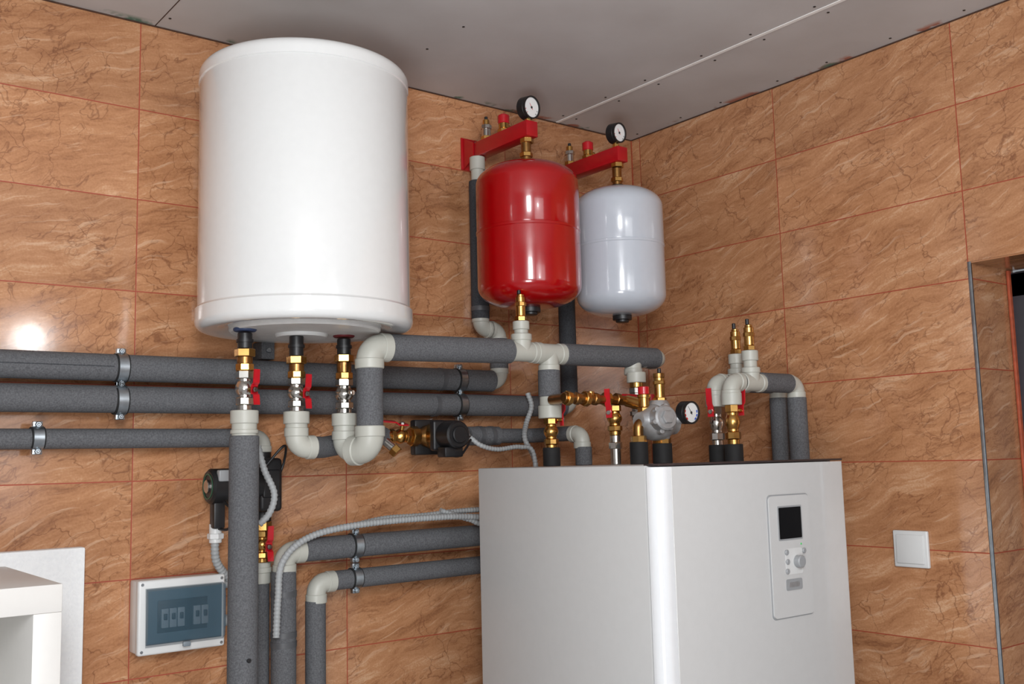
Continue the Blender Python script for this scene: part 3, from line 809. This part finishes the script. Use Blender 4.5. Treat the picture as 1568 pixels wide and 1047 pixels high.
B.cyl((x, y, 1.6115), (x, y, 1.662), 0.021, 'rubber'); B.hexn((x, y, 1.660), (x, y, 1.676), 0.018, 'brass', n=8); B.tube([(x, y, 1.672), (x, y, 1.706), (x + 0.03, y, 1.706)], 0.012, 'brass_dk', 0.015)
B.finish()

# ------------------------------------------------------------------ right valve group
for (y, xv, xa, xd, hs, zo) in ((-0.62, -0.327, -0.253, -0.083, (1, -0.1, 0), 0.0), (-0.55, -0.302, -0.218, -0.062, (-1, -0.3, 0), 0.004)):
    zc = 1.792 + zo
    B = Bld('insulated_pipe')
    B.cyl((xv, y, 1.742), (xv, y, 1.770), 0.0235, 'ppr')
    B.elbow((xv, y, zc + 0.004), (0, 0, -1), (1, 0, 0), 0.0205, 0.034)
    B.tee((xa, y, zc + 0.004), (1, 0, 0), (0, 0, 1), 0.0205, 0.036)
    B.cyl((xa, y, 1.825), (xa, y, 1.866), 0.016, 'ppr'); B.cyl((xa, y, 1.848), (xa, y, 1.872), 0.0195, 'ppr')
    B.cyl((xa + 0.034, y, zc + 0.006), (xd - 0.03, y, zc + 0.006), 0.0235, 'foam', 32)
    B.elbow((xd, y, zc + 0.006), (-1, 0, 0), (0, 0, -1), 0.0205, 0.036)
    B.cyl((xd, y, zc - 0.028), (xd, y, 0.0), 0.0235, 'foam', 32)
    B.finish()
    B = Bld('air_vent_valve')
    B.hexn((xa, y, 1.872), (xa, y, 1.884), 0.0145, 'brass'); B.cyl((xa, y, 1.884), (xa, y, 1.928), 0.0118, 'brass'); B.hexn((xa, y, 1.905), (xa, y, 1.916), 0.0135, 'brass', n=8)
    B.cyl((xa, y, 1.928), (xa, y, 1.934), 0.009, 'brass'); B.cyl((xa - 0.004, y, 1.934), (xa - 0.004, y, 1.948), 0.0045, 'black')
    B.finish()
    B = Bld('ball_valve')
    bvalve(B, (xv, y, 1.744), (xv, y, 1.650), 0.0165, hs, (0, 0, 1), 'nickel' if zo else 'brass', 0.055, 0.15)
    B.cyl((xv, y, 1.652), (xv, y, 1.6115), 0.021, 'rubber')
    B.finish()

# ------------------------------------------------------------------ electrical box
B = Bld('electrical_distribution_box')
bx0, bx1, bz0, bz1 = -1.495, -1.318, 1.258, 1.402
B.box((bx0, -0.045, bz0), (bx1, -0.0005, bz1), 'white_plastic', 0.004)
B.box((bx0 - 0.002, -0.062, bz0 - 0.002), (bx1 + 0.002, -0.043, bz1 + 0.002), 'white_plastic', 0.005, 3)
B.box((bx0 + 0.014, -0.0635, bz0 + 0.018), (bx1 - 0.006, -0.060, bz1 - 0.016), 'breaker_in', 0.001)
B.box((bx0 + 0.036, -0.066, bz0 + 0.040), (bx1 - 0.038, -0.063, bz1 - 0.040), 'breaker_dk', 0.001)
for i in range(6):
    xx = bx0 + 0.042 + i * 0.0165
    if i == 3: continue
    B.box((xx, -0.072, bz0 + 0.050), (xx + 0.0145, -0.065, bz1 - 0.056), 'breaker', 0.001)
    B.box((xx + 0.004, -0.077, bz0 + 0.066), (xx + 0.0105, -0.071, bz0 + 0.078), 'breaker_dk', 0.001)
x0, x1, z0, z1 = bx0 + 0.012, bx1 - 0.004, bz0 + 0.014, bz1 - 0.014
pr = [(-0.062, z1), (-0.078, z1 - 0.004), (-0.080, z1 - 0.03), (-0.080, z0 + 0.025), (-0.076, z0 + 0.008), (-0.066, z0)]
k = len(pr); vs = [(x0, p[0], p[1]) for p in pr] + [(x1, p[0], p[1]) for p in pr]
B.add(vs, [[i, i + 1, k + i + 1, k + i] for i in range(k - 1)] + [list(range(k)), list(reversed(range(k, 2 * k)))], 'lid')
B.box((-1.412, -0.083, bz0 + 0.010), (-1.396, -0.076, bz0 + 0.020), 'breaker', 0.002)
for zz in (bz1 - 0.02, bz0 + 0.045): B.cyl((bx1, -0.03, zz), (bx1 + 0.02, -0.03, zz), 0.012, 'conduit', 20)
for (sx, sz) in ((bx0 + 0.006, bz0 + 0.006), (bx1 - 0.006, bz0 + 0.006), (bx1 - 0.006, bz1 - 0.006), (bx0 + 0.006, bz1 - 0.006)):
    B.cyl((sx, -0.0615, sz), (sx, -0.0635, sz), 0.003, 'steel', 12)
B.finish()

B = Bld('light_switch')
B.box((-0.010, -0.897, 1.362), (-0.0003, -0.811, 1.445), 'white_plastic', 0.003, 3)
B.box((-0.0135, -0.888, 1.371), (-0.008, -0.820, 1.436), 'white_plastic', 0.002, 2, rot=Matrix.Rotation(math.radians(2.0), 3, 'Y'))
B.finish()

B = Bld('polystyrene_board')
B.box((-2.5, -0.032, 0.6), (-1.592, -0.0005, 1.477), 'polys', 0.004)
B.finish()
B = Bld('storage_shelf')
sx1, sy0 = -1.738, -0.45
B.box((-2.3, sy0, 1.409), (sx1, -0.04, 1.452), 'shelfw', 0.0015)
B.box((sx1 - 0.042, sy0, 0), (sx1, -0.04, 1.409), 'shelfw', 0.0015)
B.box((-2.3, sy0, 0), (-2.258, -0.04, 1.409), 'shelfw', 0.0015)
B.box((-2.258, sy0 + 0.01, 1.0), (sx1 - 0.042, -0.045, 1.02), 'shelfw', 0.001)
B.box((-2.258, sy0 + 0.01, 0.05), (sx1 - 0.042, -0.045, 0.07), 'shelfw', 0.001)
B.box((-2.258, -0.05, 0.05), (sx1 - 0.042, -0.043, 1.409), 'shelfw')
B.finish()

# ------------------------------------------------------------------ conduits and cables
conduit([(-0.40, -0.13, 1.488), (-0.65, -0.125, 1.490), (-0.80, -0.12, 1.497), (-1.02, -0.12, 1.492), (-1.15, -0.12, 1.472), (-1.215, -0.125, 1.425), (-1.228, -0.13, 1.35), (-1.232, -0.13, 1.27)], 0.0078)
conduit([(-0.40, -0.10, 1.505), (-0.70, -0.10, 1.508), (-0.84, -0.10, 1.502), (-0.95, -0.095, 1.500), (-1.05, -0.10, 1.485)], 0.007)
conduit([(-0.40, -0.13, 1.47), (-0.66, -0.12, 1.473), (-0.72, -0.115, 1.487), (-0.80, -0.105, 1.512)], 0.007)
conduit([(-1.275, -0.13, 1.67), (-1.262, -0.135, 1.62), (-1.242, -0.14, 1.57), (-1.252, -0.14, 1.53), (-1.275, -0.135, 1.505)], 0.0075)
conduit([(-1.342, -0.07, 1.50), (-1.343, -0.07, 1.47), (-1.335, -0.06, 1.43), (-1.30, -0.04, 1.39)], 0.009)
B = Bld('cable_gland'); B.cyl((-1.342, -0.07, 1.51), (-1.342, -0.07, 1.47), 0.013, 'white_plastic'); B.hexn((-1.342, -0.07, 1.49), (-1.342, -0.07, 1.478), 0.017, 'white_plastic'); B.finish()
conduit([(-0.515, -0.10, 1.80), (-0.512, -0.11, 1.765), (-0.535, -0.115, 1.72), (-0.56, -0.14, 1.68), (-0.545, -0.16, 1.62), (-0.54, -0.16, 1.5)], 0.007)
conduit([(-0.745, -0.16, 1.685), (-0.72, -0.17, 1.665), (-0.67, -0.17, 1.655), (-0.60, -0.17, 1.66), (-0.565, -0.18, 1.64), (-0.56, -0.18, 1.5)], 0.006)
cable([(-1.255, -0.11, 1.62), (-1.215, -0.13, 1.67), (-1.20, -0.10, 1.64), (-1.21, -0.09, 1.60)])
cable([(-1.335, -0.10, 1.555), (-1.325, -0.13, 1.53), (-1.33, -0.11, 1.50), (-1.342, -0.075, 1.50)])
cable([(-0.83, -0.18, 1.645), (-0.80, -0.19, 1.640), (-0.77, -0.18, 1.66), (-0.745, -0.165, 1.682)])

# ------------------------------------------------------------------ camera
C = V((-2.1702, -2.1687, 1.6253)); F = V((0.60931, 0.78432, 0.11656)).normalized()
R = V((0.79122, -0.61105, -0.02436)).normalized(); U = R.cross(F).normalized()
cd = bpy.data.cameras.new('camera'); cam = bpy.data.objects.new('camera', cd); bpy.context.collection.objects.link(cam)
cd.sensor_width = 36.0; cd.lens = 1554.07 / 1568 * 36.0; cd.clip_start = 0.02
cam.matrix_world = Matrix(((R.x, U.x, -F.x, C.x), (R.y, U.y, -F.y, C.y), (R.z, U.z, -F.z, C.z), (0, 0, 0, 1)))
scene.camera = cam

# ------------------------------------------------------------------ lights
def area(name, loc, tgt, size, e, col=(1, 1, 1), sy=None):
    l = bpy.data.lights.new(name, 'AREA'); l.energy = e; l.color = col; l.size = size
    if sy: l.shape = 'RECTANGLE'; l.size_y = sy
    o = bpy.data.objects.new(name, l); bpy.context.collection.objects.link(o)
    o.location = loc; d = V(tgt) - V(loc); o.rotation_euler = d.to_track_quat('-Z', 'Y').to_euler()
    return o
area('flash_light', (-1.23, -2.17, 2.15), (-0.9, -0.2, 1.8), 0.05, 2.4, (0.97, 0.985, 1.0))
area('softbox_light', (-2.35, -2.6, 2.15), (-0.8, -0.3, 1.7), 0.40, 34, (0.96, 0.98, 1.0), 0.6)
area('ceiling_uplight_fill', (-2.5, -2.4, 1.1), (-0.9, -0.7, 2.6), 0.6, 23, (0.97, 0.985, 1.0))  # added fill light behind and below the camera, brightens the ceiling
area('room_fill', (-1.4, -3.2, 1.9), (-0.6, -0.4, 1.6), 1.0, 9, (0.96, 0.98, 1.0))
w = bpy.data.worlds.new('world'); scene.world = w; w.use_nodes = True
w.node_tree.nodes['Background'].inputs[0].default_value = (0.8, 0.85, 0.9, 1); w.node_tree.nodes['Background'].inputs[1].default_value = 0.3
